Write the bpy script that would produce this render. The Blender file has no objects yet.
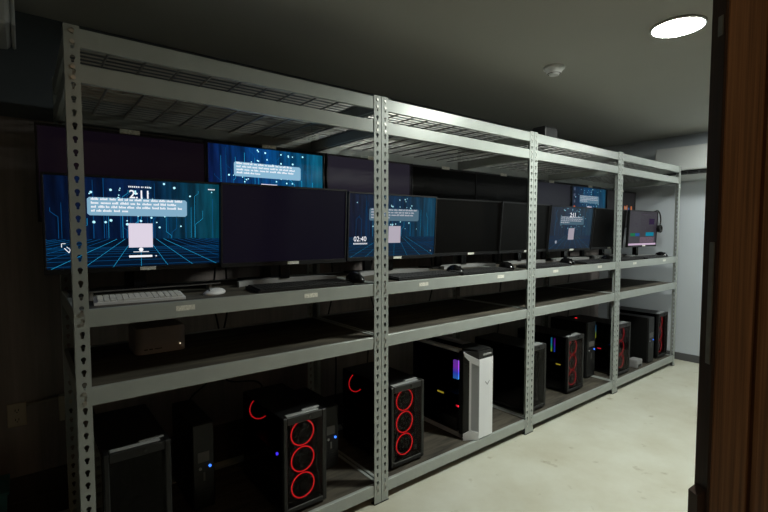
import bpy, bmesh, math, random
from mathutils import Vector, Matrix
random.seed(7)
PI = math.pi
scene = bpy.context.scene
COL = scene.collection

# ------------------------------------------------------------------ helpers
def lin(c):
    return tuple((x/255/12.92 if x/255 <= .04045 else ((x/255+.055)/1.055)**2.4) for x in c)

def box(bm, x0, x1, y0, y1, z0, z1, bev=0, mat=0, seg=1):
    r = bmesh.ops.create_cube(bm, size=1)
    vs = r['verts']
    for v in vs:
        v.co = Vector(((x0+x1)/2+v.co.x*(x1-x0), (y0+y1)/2+v.co.y*(y1-y0), (z0+z1)/2+v.co.z*(z1-z0)))
    fs = set(f for v in vs for f in v.link_faces)
    for f in fs: f.material_index = mat
    if bev:
        es = list(set(e for v in vs for e in v.link_edges))
        rr = bmesh.ops.bevel(bm, geom=es, offset=bev, segments=seg, affect='EDGES', profile=.6)
        for f in rr['faces']: f.material_index = mat

def cyl(bm, c, r, h, axis='Z', n=20, mat=0, r2=None):
    M = Matrix.Translation(c)
    if axis == 'X': M = M @ Matrix.Rotation(PI/2, 4, 'Y')
    if axis == 'Y': M = M @ Matrix.Rotation(-PI/2, 4, 'X')
    res = bmesh.ops.create_cone(bm, cap_ends=True, segments=n, radius1=r, radius2=r if r2 is None else r2, depth=h, matrix=M)
    for f in set(f for v in res['verts'] for f in v.link_faces): f.material_index = mat

def torus(bm, c, R, r, axis='Y', n=48, m=8, mat=0, a0=0, a1=2*PI):
    full = abs(a1-a0-2*PI) < 1e-6
    rings = []
    cnt = n if full else n+1
    for i in range(cnt):
        a = a0+(a1-a0)*i/n
        ring = []
        for j in range(m):
            b = 2*PI*j/m
            p, q, s = (R+r*math.cos(b))*math.cos(a), (R+r*math.cos(b))*math.sin(a), r*math.sin(b)
            co = {'Y': (p, s, q), 'X': (s, p, q), 'Z': (p, q, s)}[axis]
            ring.append(bm.verts.new(Vector(c)+Vector(co)))
        rings.append(ring)
    for i in range(cnt if full else cnt-1):
        A, B = rings[i], rings[(i+1) % cnt]
        for j in range(m):
            f = bm.faces.new((A[j], A[(j+1) % m], B[(j+1) % m], B[j])); f.material_index = mat; f.smooth = True
    if not full:
        bm.faces.new(rings[0]); bm.faces.new(rings[-1])

def tube(bm, pts, r, m=8, mat=0):
    pts = [Vector(p) for p in pts]
    rings = []
    for i, p in enumerate(pts):
        t = (pts[min(i+1, len(pts)-1)]-pts[max(i-1, 0)]).normalized()
        a = t.cross(Vector((0, 0, 1)))
        if a.length < .05: a = t.cross(Vector((0, 1, 0)))
        a.normalize(); b = t.cross(a)
        rings.append([bm.verts.new(p+(a*math.cos(2*PI*j/m)+b*math.sin(2*PI*j/m))*r) for j in range(m)])
    for A, B in zip(rings, rings[1:]):
        for j in range(m):
            f = bm.faces.new((A[j], A[(j+1) % m], B[(j+1) % m], B[j])); f.smooth = True; f.material_index = mat
    bm.faces.new(rings[0]); bm.faces.new(rings[-1])

def bez(pts, n=10):
    """Catmull-Rom through the points"""
    P = [Vector(p) for p in pts]; P = [2*P[0]-P[1]]+P+[2*P[-1]-P[-2]]
    out = []
    for i in range(1, len(P)-2):
        for k in range(n):
            t = k/n
            out.append(.5*((2*P[i])+(P[i+1]-P[i-1])*t+(2*P[i-1]-5*P[i]+4*P[i+1]-P[i+2])*t*t+(-P[i-1]+3*P[i]-3*P[i+1]+P[i+2])*t**3))
    out.append(P[-2]); return out

def prism(bm, poly, z0, z1, mat=0, axis='Z'):
    """extrude polygon: axis Z -> (x,y); Y -> (x,z); X -> (y,z)"""
    def co(p, h): return {'Z': (p[0], p[1], h), 'Y': (p[0], h, p[1]), 'X': (h, p[0], p[1])}[axis]
    a = [bm.verts.new(co(p, z0)) for p in poly]; b = [bm.verts.new(co(p, z1)) for p in poly]
    fs = [bm.faces.new(a), bm.faces.new(b)]
    for i in range(len(poly)):
        j = (i+1) % len(poly); fs.append(bm.faces.new((a[i], a[j], b[j], b[i])))
    for f in fs: f.material_index = mat
    return a+b

def quad(bm, x0, x1, z0, z1, y, mat=0):
    vs = [bm.verts.new((x, y, z)) for x, z in ((x0, z0), (x1, z0), (x1, z1), (x0, z1))]
    f = bm.faces.new(vs); f.material_index = mat; return f

def obj(name, bm, mats, parent=None, loc=None, rot=None, recalc=True):
    if recalc: bmesh.ops.recalc_face_normals(bm, faces=bm.faces)
    me = bpy.data.meshes.new(name); bm.to_mesh(me); bm.free()
    for m in (mats if isinstance(mats, (list, tuple)) else [mats]): me.materials.append(m)
    o = bpy.data.objects.new(name, me); COL.objects.link(o)
    if parent: o.parent = parent
    if loc: o.location = loc
    if rot: o.rotation_euler = rot
    return o

def B(): return bmesh.new()

def tag(o, label, cat, group=None):
    o['label'] = label; o['category'] = cat
    if group: o['group'] = group
    return o

def thing(name, label, cat, loc=(0, 0, 0), rz=0, group=None):
    o = bpy.data.objects.new(name, None); COL.objects.link(o)
    o.empty_display_size = .1
    o.location = loc; o.rotation_euler = (0, 0, rz)
    return tag(o, label, cat, group)

def struct(name, bm, m, parent=None):
    o = obj(name, bm, m, parent)
    if not parent: o['kind'] = 'structure'
    return o

def dup(root, loc, rz, label, group=None):
    r = root.copy(); COL.objects.link(r); r.location = loc; r.rotation_euler = (0, 0, rz); r['label'] = label
    if group: r['group'] = group
    for ch in list(root.children):
        c = ch.copy(); COL.objects.link(c); c.parent = r
        for g in list(ch.children):
            d = g.copy(); COL.objects.link(d); d.parent = c
    return r

# ------------------------------------------------------------------ materials
def mat(name, col, rough=.5, metal=0, spec=.5, noise=0, nscale=8, bump=0, bscale=60, emit=None, es=1, stretch=(1, 1, 1)):
    m = bpy.data.materials.new(name); m.use_nodes = True
    nt = m.node_tree; b = nt.nodes['Principled BSDF']
    c = lin(col); b.inputs['Base Color'].default_value = (*c, 1)
    b.inputs['Roughness'].default_value = rough; b.inputs['Metallic'].default_value = metal
    b.inputs['Specular IOR Level'].default_value = spec
    tc = nt.nodes.new('ShaderNodeTexCoord'); mp = nt.nodes.new('ShaderNodeMapping'); mp.inputs['Scale'].default_value = stretch
    nt.links.new(tc.outputs['Object'], mp.inputs['Vector'])
    if noise:
        n = nt.nodes.new('ShaderNodeTexNoise'); n.inputs['Scale'].default_value = nscale; n.inputs['Detail'].default_value = 6
        nt.links.new(mp.outputs['Vector'], n.inputs['Vector'])
        r = nt.nodes.new('ShaderNodeValToRGB')
        r.color_ramp.elements[0].position = .3; r.color_ramp.elements[1].position = .7
        r.color_ramp.elements[0].color = (*[x*(1-noise) for x in c], 1)
        r.color_ramp.elements[1].color = (*[min(1, x*(1+noise)) for x in c], 1)
        nt.links.new(n.outputs['Fac'], r.inputs['Fac']); nt.links.new(r.outputs['Color'], b.inputs['Base Color'])
    if bump:
        n2 = nt.nodes.new('ShaderNodeTexNoise'); n2.inputs['Scale'].default_value = bscale
        nt.links.new(mp.outputs['Vector'], n2.inputs['Vector'])
        bp = nt.nodes.new('ShaderNodeBump'); bp.inputs['Strength'].default_value = bump; bp.inputs['Distance'].default_value = .01
        nt.links.new(n2.outputs['Fac'], bp.inputs['Height']); nt.links.new(bp.outputs['Normal'], b.inputs['Normal'])
    if emit:
        b.inputs['Emission Color'].default_value = (*lin(emit), 1); b.inputs['Emission Strength'].default_value = es
    return m

def glow(name, col, s=1):
    m = bpy.data.materials.new(name); m.use_nodes = True; nt = m.node_tree
    nt.nodes.clear(); e = nt.nodes.new('ShaderNodeEmission'); o = nt.nodes.new('ShaderNodeOutputMaterial')
    e.inputs['Color'].default_value = (*lin(col), 1); e.inputs['Strength'].default_value = s
    nt.links.new(e.outputs[0], o.inputs[0]); return m

def glass(name, tint, gloss=.8):
    m = bpy.data.materials.new(name); m.use_nodes = True; nt = m.node_tree; nt.nodes.clear()
    t = nt.nodes.new('ShaderNodeBsdfTransparent'); t.inputs[0].default_value = (*tint, 1)
    g = nt.nodes.new('ShaderNodeBsdfGlossy'); g.inputs['Roughness'].default_value = .08; g.inputs[0].default_value = (gloss, gloss, gloss, 1)
    f = nt.nodes.new('ShaderNodeFresnel'); f.inputs[0].default_value = 1.45
    mx = nt.nodes.new('ShaderNodeMixShader'); o = nt.nodes.new('ShaderNodeOutputMaterial')
    ge = nt.nodes.new('ShaderNodeNewGeometry'); iv = nt.nodes.new('ShaderNodeMath'); iv.operation = 'SUBTRACT'; iv.inputs[0].default_value = 1
    ml = nt.nodes.new('ShaderNodeMath'); ml.operation = 'MULTIPLY'; nt.links.new(ge.outputs['Backfacing'], iv.inputs[1])
    nt.links.new(f.outputs[0], ml.inputs[0]); nt.links.new(iv.outputs[0], ml.inputs[1])
    nt.links.new(ml.outputs[0], mx.inputs[0]); nt.links.new(t.outputs[0], mx.inputs[1]); nt.links.new(g.outputs[0], mx.inputs[2])
    nt.links.new(mx.outputs[0], o.inputs[0]); return m

M = {}
M['steel'] = mat('grey_painted_steel', (162, 168, 164), .36, .13, .5, noise=.05, nscale=14, bump=.03, bscale=250)
M['rivet'] = mat('zinc_rivet', (190, 190, 185), .35, .8)
M['wire'] = mat('galvanised_wire', (150, 150, 146), .4, .6)
M['foot'] = mat('black_plastic_foot', (18, 18, 18), .6)
M['blk'] = mat('black_plastic', (10, 10, 11), .5, bump=.05, bscale=400)
M['blk_gloss'] = mat('glossy_black_plastic', (10, 10, 11), .18)
M['blk_mesh'] = mat('black_steel', (9, 9, 10), .5, 0, .35)
M['blk_inside'] = mat('black_interior', (4, 4, 4), .9, spec=0)
M['badge'] = mat('grey_front_badge', (92, 90, 88), .5)
M['silver'] = mat('silver_aluminium', (150, 151, 151), .4, .2)
M['white_plastic'] = mat('white_plastic', (225, 226, 228), .4)
M['key_white'] = mat('white_keycap', (215, 215, 212), .5)
M['key_black'] = mat('black_keycap', (26, 26, 27), .5)
M['screen_off'] = mat('unlit_screen', (6, 5, 4), .45, spec=.1)
M['sticker'] = mat('white_sticker', (225, 225, 215), .6, noise=.25, nscale=160)
M['ac_white'] = mat('ac_white_plastic', (205, 208, 208), .4, noise=.03, nscale=3)
M['dark_slot'] = mat('dark_slot', (12, 12, 12), .6)
M['studio'] = mat('brushed_aluminium', (172, 160, 152), .5, .25, noise=.05, nscale=50, stretch=(1, 1, 12))
M['ivory'] = mat('ivory_plastic', (170, 160, 140), .5, noise=.05)
M['conduit'] = mat('grey_conduit', (120, 115, 105), .5)
M['cable'] = mat('black_rubber_cable', (14, 14, 14), .55)
M['teal'] = mat('teal_plastic', (40, 100, 105), .5, noise=.2, nscale=30)
M['pc_white'] = mat('white_case_paint', (226, 228, 232), .35, noise=.02)
M['pc_rail'] = mat('grey_case_rail', (200, 200, 208), .4)
M['pc_vent'] = mat('light_grey_vent', (165, 168, 172), .5)
M['emblem'] = mat('grey_emblem', (150, 153, 158), .4)
M['brass'] = mat('door_lock_plate', (150, 145, 134), .45, .1, noise=.1, nscale=60)
M['tint'] = glass('tinted_side_glass', (.5, .5, .53))
M['tint_front'] = glass('tinted_front_glass', (.36, .36, .38), .3)

def pcb(): return mat('graphics_card_shroud', (16, 16, 18), .4)
M['gpu'] = pcb()
M['red'] = glow('red_led_ring', (255, 32, 36), 3.6)
M['red_dim'] = glow('dim_red_led_ring', (200, 24, 32), 3.0)
M['red_arc'] = glow('red_rear_fan_led', (250, 30, 36), 1.7)
M['blue_led'] = glow('blue_led', (60, 120, 255), 2.0)
M['violet_led'] = glow('violet_led', (70, 50, 230), 5)
M['white_led'] = glow('white_led', (150, 150, 150), .5)
M['yellow_led'] = glow('yellow_accent_light', (230, 205, 60), 1.3)
M['pink_led'] = glow('red_accent_light', (250, 40, 60), 1.6)

def rgb_stick(name, cols, s):
    m = bpy.data.materials.new(name); m.use_nodes = True; nt = m.node_tree; nt.nodes.clear()
    tc = nt.nodes.new('ShaderNodeTexCoord'); sx = nt.nodes.new('ShaderNodeSeparateXYZ'); r = nt.nodes.new('ShaderNodeValToRGB')
    e = nt.nodes.new('ShaderNodeEmission'); o = nt.nodes.new('ShaderNodeOutputMaterial'); e.inputs[1].default_value = s
    nt.links.new(tc.outputs['Generated'], sx.inputs[0]); nt.links.new(sx.outputs['Z'], r.inputs[0])
    while len(r.color_ramp.elements) < len(cols): r.color_ramp.elements.new(.5)
    for i, c in enumerate(cols):
        r.color_ramp.elements[i].position = i/(len(cols)-1); r.color_ramp.elements[i].color = (*lin(c), 1)
    nt.links.new(r.outputs[0], e.inputs[0]); nt.links.new(e.outputs[0], o.inputs[0]); return m
M['stick_violet'] = rgb_stick('violet_to_blue_memory_light', [(60, 150, 235), (70, 90, 240), (170, 70, 230), (150, 80, 220)], 1.3)
M['stick_a'] = rgb_stick('violet_cyan_memory_light', [(40, 90, 230), (50, 70, 220), (130, 40, 200), (110, 30, 150)], 1.0)
M['stick_b'] = rgb_stick('green_cyan_memory_light', [(200, 225, 60), (60, 220, 120), (40, 170, 235), (40, 160, 190)], 1.0)
M['stick_c'] = rgb_stick('yellow_green_memory_light', [(230, 230, 60), (190, 225, 70), (60, 150, 200), (30, 110, 160)], 1.0)

def wood(name, dark, light, axis_scale, sc=1.0, rough=.5):
    m = bpy.data.materials.new(name); m.use_nodes = True; nt = m.node_tree; b = nt.nodes['Principled BSDF']
    tc = nt.nodes.new('ShaderNodeTexCoord'); mp = nt.nodes.new('ShaderNodeMapping'); mp.inputs['Scale'].default_value = axis_scale
    n = nt.nodes.new('ShaderNodeTexNoise'); n.inputs['Scale'].default_value = sc; n.inputs['Detail'].default_value = 8; n.inputs['Roughness'].default_value = .65
    r = nt.nodes.new('ShaderNodeValToRGB'); r.color_ramp.elements[0].position = .32; r.color_ramp.elements[1].position = .68
    r.color_ramp.elements[0].color = (*lin(dark), 1); r.color_ramp.elements[1].color = (*lin(light), 1)
    nt.links.new(tc.outputs['Object'], mp.inputs[0]); nt.links.new(mp.outputs[0], n.inputs['Vector'])
    nt.links.new(n.outputs['Fac'], r.inputs[0]); nt.links.new(r.outputs[0], b.inputs['Base Color'])
    bp = nt.nodes.new('ShaderNodeBump'); bp.inputs['Strength'].default_value = .15; bp.inputs['Distance'].default_value = .003
    nt.links.new(n.outputs['Fac'], bp.inputs['Height']); nt.links.new(bp.outputs['Normal'], b.inputs['Normal'])
    b.inputs['Roughness'].default_value = rough; return m
M['deck'] = wood('dark_particle_board', (38, 35, 30), (92, 86, 74), (3, 22, 22), 1.2, .75)
M['door'] = wood('brown_door_veneer', (112, 84, 60), (188, 142, 100), (120, 120, 1.6), 1.0, .5)
M['door_edge'] = wood('dark_door_edge', (58, 40, 28), (86, 58, 40), (60, 60, 2), 1.0, .6)

def floor_mat():
    m = bpy.data.materials.new('polished_concrete'); m.use_nodes = True; nt = m.node_tree; b = nt.nodes['Principled BSDF']
    tc = nt.nodes.new('ShaderNodeTexCoord')
    n = nt.nodes.new('ShaderNodeTexNoise'); n.inputs['Scale'].default_value = 2.2; n.inputs['Detail'].default_value = 8; n.inputs['Roughness'].default_value = .62
    r = nt.nodes.new('ShaderNodeValToRGB'); r.color_ramp.elements[0].position = .3; r.color_ramp.elements[1].position = .66
    r.color_ramp.elements[0].color = (*lin((180, 177, 158)), 1); r.color_ramp.elements[1].color = (*lin((200, 201, 188)), 1)
    n2 = nt.nodes.new('ShaderNodeTexNoise'); n2.inputs['Scale'].default_value = 9; n2.inputs['Detail'].default_value = 4
    r2 = nt.nodes.new('ShaderNodeValToRGB'); r2.color_ramp.elements[0].position = .24; r2.color_ramp.elements[1].position = .36
    r2.color_ramp.elements[0].color = (*lin((176, 165, 135)), 1); r2.color_ramp.elements[1].color = (1, 1, 1, 1)
    mx = nt.nodes.new('ShaderNodeMix'); mx.data_type = 'RGBA'; mx.blend_type = 'MULTIPLY'; mx.inputs[0].default_value = .8
    for q in (n, n2): nt.links.new(tc.outputs['Object'], q.inputs['Vector'])
    nt.links.new(n.outputs['Fac'], r.inputs[0]); nt.links.new(n2.outputs['Fac'], r2.inputs[0])
    nt.links.new(r.outputs[0], mx.inputs[6]); nt.links.new(r2.outputs[0], mx.inputs[7]); nt.links.new(mx.outputs[2], b.inputs['Base Color'])
    b.inputs['Roughness'].default_value = .55; return m
M['floor'] = floor_mat()
M['ceiling'] = mat('matte_ceiling_paint', (164, 164, 158), .9, noise=.02, nscale=2)
M['wall_back'] = mat('slate_wall_paint', (84, 92, 98), .8, noise=.06, nscale=3)
M['panel'] = wood('dark_wall_panelling', (120, 112, 110), (142, 132, 128), (30, 30, 1.5), 1, .7)
M['wall_end'] = mat('pale_blue_grey_wall', (196, 203, 210), .7, noise=.02, nscale=2, bump=.03, bscale=90)
M['wall_front'] = mat('grey_wall', (62, 58, 54), .8, noise=.03, nscale=2)
M['base_dark'] = mat('dark_grey_baseboard', (84, 84, 86), .5)
M['base_back'] = mat('dark_brown_baseboard', (52, 42, 38), .6)

# ------------------------------------------------------------------ the setting
XL, XE, YB, YF, ZC = -1.5, 4.838, .85, -2.7, 2.145
bm = B(); box(bm, XL-.1, XE+.1, YF-.1, YB+.1, -.1, 0); struct('floor', bm, M['floor'])
bm = B(); box(bm, XL-.1, XE+.1, YF-.1, YB+.1, ZC, ZC+.1); struct('ceiling', bm, M['ceiling'])
bm = B(); box(bm, XL-.1, XE+.1, YB, YB+.1, 0, ZC); struct('wall_back', bm, M['wall_back'])
bm = B(); box(bm, XE, XE+.1, YF-.1, YB, 0, ZC); struct('wall_right', bm, M['wall_end'])
bm = B(); box(bm, XL-.1, XL, YF-.1, YB, 0, ZC); struct('wall_left', bm, M['wall_front'])
bm = B(); box(bm, XL, XE, YF-.1, YF, 0, ZC); struct('wall_front', bm, M['wall_front'])
bm = B(); box(bm, XL, XE, YB-.006, YB, .2, 1.71); struct('trim_1', bm, M['panel'])
bm = B(); box(bm, XL, XE-.012, YB-.016, YB, 0, .2, .004); box(bm, XL, XE-.012, YB-.022, YB-.01, 0, .1, .003); struct('baseboard_back', bm, M['base_back'])
bm = B(); box(bm, XE-.012, XE, YF, YB, 0, .07, .003); struct('baseboard_right', bm, M['base_dark'])

# camera
cam = bpy.data.cameras.new('camera'); co = bpy.data.objects.new('camera', cam); COL.objects.link(co)
cam.sensor_width = 36; cam.lens = 455.19/768*36; cam.clip_start = .05
co.location = (-.1021, -1.5941, 1.2428); co.rotation_euler = (PI/2-.0549, 0, -.66906)
scene.camera = co

# ------------------------------------------------------------------ the open door at the right
CAM = Vector((-.1021, -1.5941, 1.2428)); RV = Vector((math.cos(.66906), -math.sin(.66906), 0)); FV = Vector((math.sin(.66906), math.cos(.66906), 0))
door = bpy.data.objects.new('door_1', None); COL.objects.link(door); door['kind'] = 'structure'
dp = CAM+FV*.845+RV*.618; door.location = (dp.x, dp.y, 0); door.rotation_euler = (0, 0, -.66906)
bm = B(); box(bm, .006, .074, 0, .036, .01, 2.05, .002); box(bm, .074, .55, .014, .024, .01, 2.05); box(bm, .088, .55, .001, .035, .012, 2.05, .005)
obj('door_leaf', bm, M['door'], door)
bm = B(); box(bm, 0, .006, 0, .036, .01, 2.05, .001); obj('door_edge', bm, M['door_edge'], door)
bm = B(); box(bm, -.0022, 0, .004, .017, .99, 1.222, .001); box(bm, -.0022, 0, .004, .017, 1.60, 1.636, .001); obj('lock_plate', bm, M['brass'], door)
bm = B(); prism(bm, [(-.015, .55), (0, .55), (0, .745), (-.015, .733)], .004, .03, axis='Y'); obj('door_stop', bm, M['door_edge'], door)

# ------------------------------------------------------------------ ceiling fixtures
def ceiling_light(x, y, label, s):
    t = thing('ceiling_light', label, 'light', (x, y, ZC))
    bm = B(); torus(bm, (0, 0, -.006), .101, .006, 'Z', 48, 8); obj('frame', bm, M['white_plastic'], t)
    bm = B(); cyl(bm, (0, 0, -.006), .098, .010, n=48); obj('diffuser', bm, s, t)
    return t
ceiling_light(2.186, -.785, 'bright round white ceiling light near the door edge', glow('lamp_diffuser', (250, 255, 245), 400))
ceiling_light(4.28, -.80, 'bright round white ceiling light at the far end, outside the photo at right', glow('far_lamp_diffuser', (250, 255, 248), 210))
ceiling_light(.25, -2.35, 'dim round warm fill light added behind the camera, out of view', glow('warm_fill_diffuser', (255, 205, 150), 27))  # unseen fill lamp, added to brighten the door face from the camera side
t = thing('smoke_detector', 'small white round smoke detector on the ceiling above the rack', 'smoke detector', (2.225, -.165, ZC))
bm = B(); cyl(bm, (0, 0, -.006), .056, .012, n=40); obj('base', bm, M['white_plastic'], t)
bm = B(); cyl(bm, (0, 0, -.024), .036, .024, n=40, r2=.05); cyl(bm, (0, 0, -.040), .026, .008, n=32, r2=.03); obj('dome', bm, M['white_plastic'], t)
bm = B(); torus(bm, (0, 0, -.036), .033, .002, 'Z', 32, 6); obj('vent_ring', bm, M['dark_slot'], t)

# air conditioner on the far wall
t = thing('air_conditioner', 'long white wall air conditioner beyond the far end of the rack', 'air conditioner', (XE, -.185, 1.716))
bm = B(); box(bm, -.204, 0, -.425, .425, .082, .297, .012, seg=2); obj('body', bm, M['ac_white'], t)
bm = B(); box(bm, -.15, 0, -.41, .41, .035, .085); obj('air_outlet', bm, M['dark_slot'], t)
bm = B(); box(bm, -.165, -.155, -.2, .39, .05, .056); box(bm, -.165, -.155, -.4, .3, .066, .07)
for k in range(9): box(bm, -.17, -.15, -.38+k*.09, -.376+k*.09, .036, .083)
obj('louver', bm, M['base_dark'], t)
bm = B(); prism(bm, [(-.192, .04), (0, .04), (0, 0), (-.14, .004)], -.415, .415, axis='Y');
obj('lower_flap', bm, M['ac_white'], t)

# pale unit high at the left edge
t = thing('wall_unit', 'pale boxy unit mounted high at the left edge', 'wall unit', (-.425, .585, 1.972))
bm = B(); box(bm, -.42, .31, -.06, .258, 0, .16, .03, seg=3); obj('housing', bm, M['ac_white'], t)
bm = B(); box(bm, .312, .325, -.03, .25, .01, .16, .004); obj('side_cover', bm, M['ac_white'], t)

# ------------------------------------------------------------------ racks
XS = [.003, 1.1435, 2.296, 3.4162, 4.5907]
DEP, PW, TH, H = .61, .038, .0022, 1.83
ZL = {'a': 1.8244, 'b': 1.7239, 'c': 1.0088, 'd': .7711, 'e': .092}
BH = .0537

def flange(bm, w, height, pitch=.0381, off=.0):
    """strip in x-z plane with keyhole openings, x in 0..w"""
    n = int(height/pitch); z = height-n*pitch
    if z > 1e-4: quad(bm, 0, w, 0, z, 0)
    for k in range(n):
        zc = z+pitch*(k+.5); x0 = w*.52
        hole = []
        for i in range(9):
            a = -.5+ (PI+1.0)*i/8
            hole.append((x0+.0068*math.cos(a), zc+.004+.0068*math.sin(a)))
        hole += [(x0-.0036, zc-.0035), (x0-.0034, zc-.009), (x0, zc-.0108), (x0+.0034, zc-.009), (x0+.0036, zc-.0035)]
        hv = [bm.verts.new((a, 0, b)) for a, b in hole]
        def outer(a, b):
            dx, dz = a-x0, b-zc
            s = min((w-x0)/dx if dx > 1e-9 else (-x0/dx if dx < -1e-9 else 1e9), abs(pitch/2/dz) if abs(dz) > 1e-9 else 1e9)
            return x0+dx*s, zc+dz*s
        corners = [(w, zc-pitch/2), (w, zc+pitch/2), (0, zc+pitch/2), (0, zc-pitch/2)]
        pts = [outer(a, b) for a, b in hole]
        ov = [bm.verts.new((a, 0, b)) for a, b in pts]
        m = len(hole)
        for i in range(m):
            j = (i+1) % m
            fv = [hv[i], ov[i]]
            a1 = math.atan2(pts[i][1]-zc, pts[i][0]-x0); a2 = math.atan2(pts[j][1]-zc, pts[j][0]-x0)
            if a2 < a1: a2 += 2*PI
            for c in corners:
                ac = math.atan2(c[1]-zc, c[0]-x0)
                for q in (ac, ac+2*PI):
                    if a1+1e-6 < q < a2-1e-6: fv.append(bm.verts.new((c[0], 0, c[1])))
            fv += [ov[j], hv[j]]
            bm.faces.new(fv)

def post_mesh(mx, my):
    """angle post at origin corner; flange along +x*mx and +y*my"""
    bm = B(); flange(bm, PW, H-.004)
    n0 = len(bm.verts)
    b2 = B(); flange(b2, PW, H-.004)
    for v in b2.verts: v.co = Vector((0, v.co.x, v.co.z))
    me2 = bpy.data.meshes.new('t'); b2.to_mesh(me2); b2.free(); bm.from_mesh(me2); bpy.data.meshes.remove(me2)
    for v in bm.verts: v.co = Vector((v.co.x*mx, v.co.y*my, v.co.z+.004))
    bmesh.ops.remove_doubles(bm, verts=bm.verts, dist=1e-5)
    bmesh.ops.recalc_face_normals(bm, faces=bm.faces)
    # thickness inwards
    fs = list(bm.faces)
    r = bmesh.ops.extrude_face_region(bm, geom=fs)
    for v in [g for g in r['geom'] if isinstance(g, bmesh.types.BMVert)]:
        if abs(v.co.y) > 1e-6 or abs(v.co.x) < 1e-6: v.co.x += TH*mx
        if abs(v.co.x-TH*mx) > 1e-6 and abs(v.co.y) < 1e-6 or abs(v.co.y) < 1e-6: v.co.y += TH*my
    bmesh.ops.recalc_face_normals(bm, faces=bm.faces)
    return bm

def wire_deck(W, z, zr):
    bm = B()
    x0, x1, y0, y1 = .012, W-.012, .024, DEP-.024
    n = int((y1-y0)/.037)
    for k in range(n+1):
        y = y0+(y1-y0)*k/n; box(bm, x0, x1, y-.0022, y+.0022, z-.0044, z)
    m = int((x1-x0)/.102)
    for k in range(m+1):
        x = x0+.004+(x1-x0-.008)*k/m; box(bm, x-.0028, x+.0028, y0-.004, y1+.004, z-.009, z-.0044)
    return bm

def beam_x(W, z, y0, y1, rivet_y):
    bm = B(); box(bm, TH+.001, W-TH-.001, y0, y1, z-BH, z, .0016, 0)
    for x in (PW*.52, W-PW*.52):
        for dz in (.012, BH-.012):
            cyl(bm, (x, rivet_y, z-dz), .0062, .003, 'Y', 12, 1, r2=.0045 if rivet_y > .3 else .0062)
    return bm

rack_info = [
 ('grey steel rack, nearest and leftmost of the four, with white keyboard on its shelf', (175, 310)),
 ('grey steel rack second from left, holding the white computer tower', (418, 497)),
 ('grey steel rack third from left, between the white tower rack and the far end', (553, 597)),
 ('grey steel rack at the far end, next to the pale wall', (633, 662)),
]
STICK = [[.313, .788], [1.404, 1.998], [2.561, 3.135], [3.703, 4.285]]
post_cache = {}
def posts(key, mx, my):
    if key not in post_cache:
        bm = post_mesh(mx, my); me = bpy.data.meshes.new('post'); bm.to_mesh(me); bm.free(); me.materials.append(M['steel']); post_cache[key] = me
    return post_cache[key]

for i in range(4):
    W = XS[i+1]-XS[i]-.003
    t = thing('steel_rack', rack_info[i][0], 'rack', (XS[i]+.0015, 0, 0), 0, 'boltless steel racks standing in a row')
    for (px, py, mx, my) in ((0, 0, 1, 1), (W, 0, -1, 1), (0, DEP, 1, -1), (W, DEP, -1, -1)):
        o = bpy.data.objects.new('post', posts((mx, my), mx, my)); COL.objects.link(o); o.parent = t; o.location = (px, py, 0)
        bm = B(); ax, bx = sorted((px-.003*mx, px+PW*mx+.002*mx)); ay, by = sorted((py-.003*my, py+.02*my+.004*my))
        box(bm, ax if mx > 0 or True else ax, bx, ay, by, 0, .0035, 0)
        ax, bx = sorted((px+.001*mx, px+PW*mx*.98)); ay, by = sorted((py+TH*my*1.1, py+.008*my)); box(bm, ax, bx, ay, by, .0035, .022)
        obj('foot', bm, M['foot'], t)
    for k, z in ZL.items():
        obj('front_beam', beam_x(W, z, TH+.0005, .02, -.0012), [M['steel'], M['rivet']], t)
        obj('back_beam', beam_x(W, z, DEP-.02, DEP-TH-.0005, DEP+.0012), [M['steel'], M['rivet']], t)
        for x0, x1 in ((TH+.0005, .018), (W-.018, W-TH-.0005)):
            bm = B(); box(bm, x0, x1, .0205, DEP-.0205, z-BH, z-.001, .0012); obj('side_beam', bm, M['steel'], t)
        if k in 'ab':
            obj('wire_deck', wire_deck(W, z-.004, 0), M['wire'], t)
            if k == 'b':
                pass
        else:
            bm = B(); box(bm, .0185, W-.0185, .0205, DEP-.0205, z-.016, z-.004); obj('shelf_board', bm, M['deck'], t)
    for f in STICK[i]:
        bm = B(); w = .06; box(bm, f-XS[i]-w/2, f-XS[i]+w/2, TH-.0004, TH+.0006, ZL['c']-.031, ZL['c']-.014); obj('label_sticker', bm, M['sticker'], t)
ZS, ZD, ZE = ZL['c']-.004, ZL['d']-.004, ZL['e']-.004      # shelf surfaces

# small black box on top
t = thing('black_box', 'small black box lying on top of the rack row', 'box', (2.62, .10, ZL['a']-.004))
bm = B(); box(bm, -.068, .068, -.05, .05, 0, .078, .004); obj('body', bm, M['blk'], t)
bm = B(); box(bm, -.064, .064, -.046, .046, .078, .086, .003); obj('lid', bm, M['blk'], t)

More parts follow.
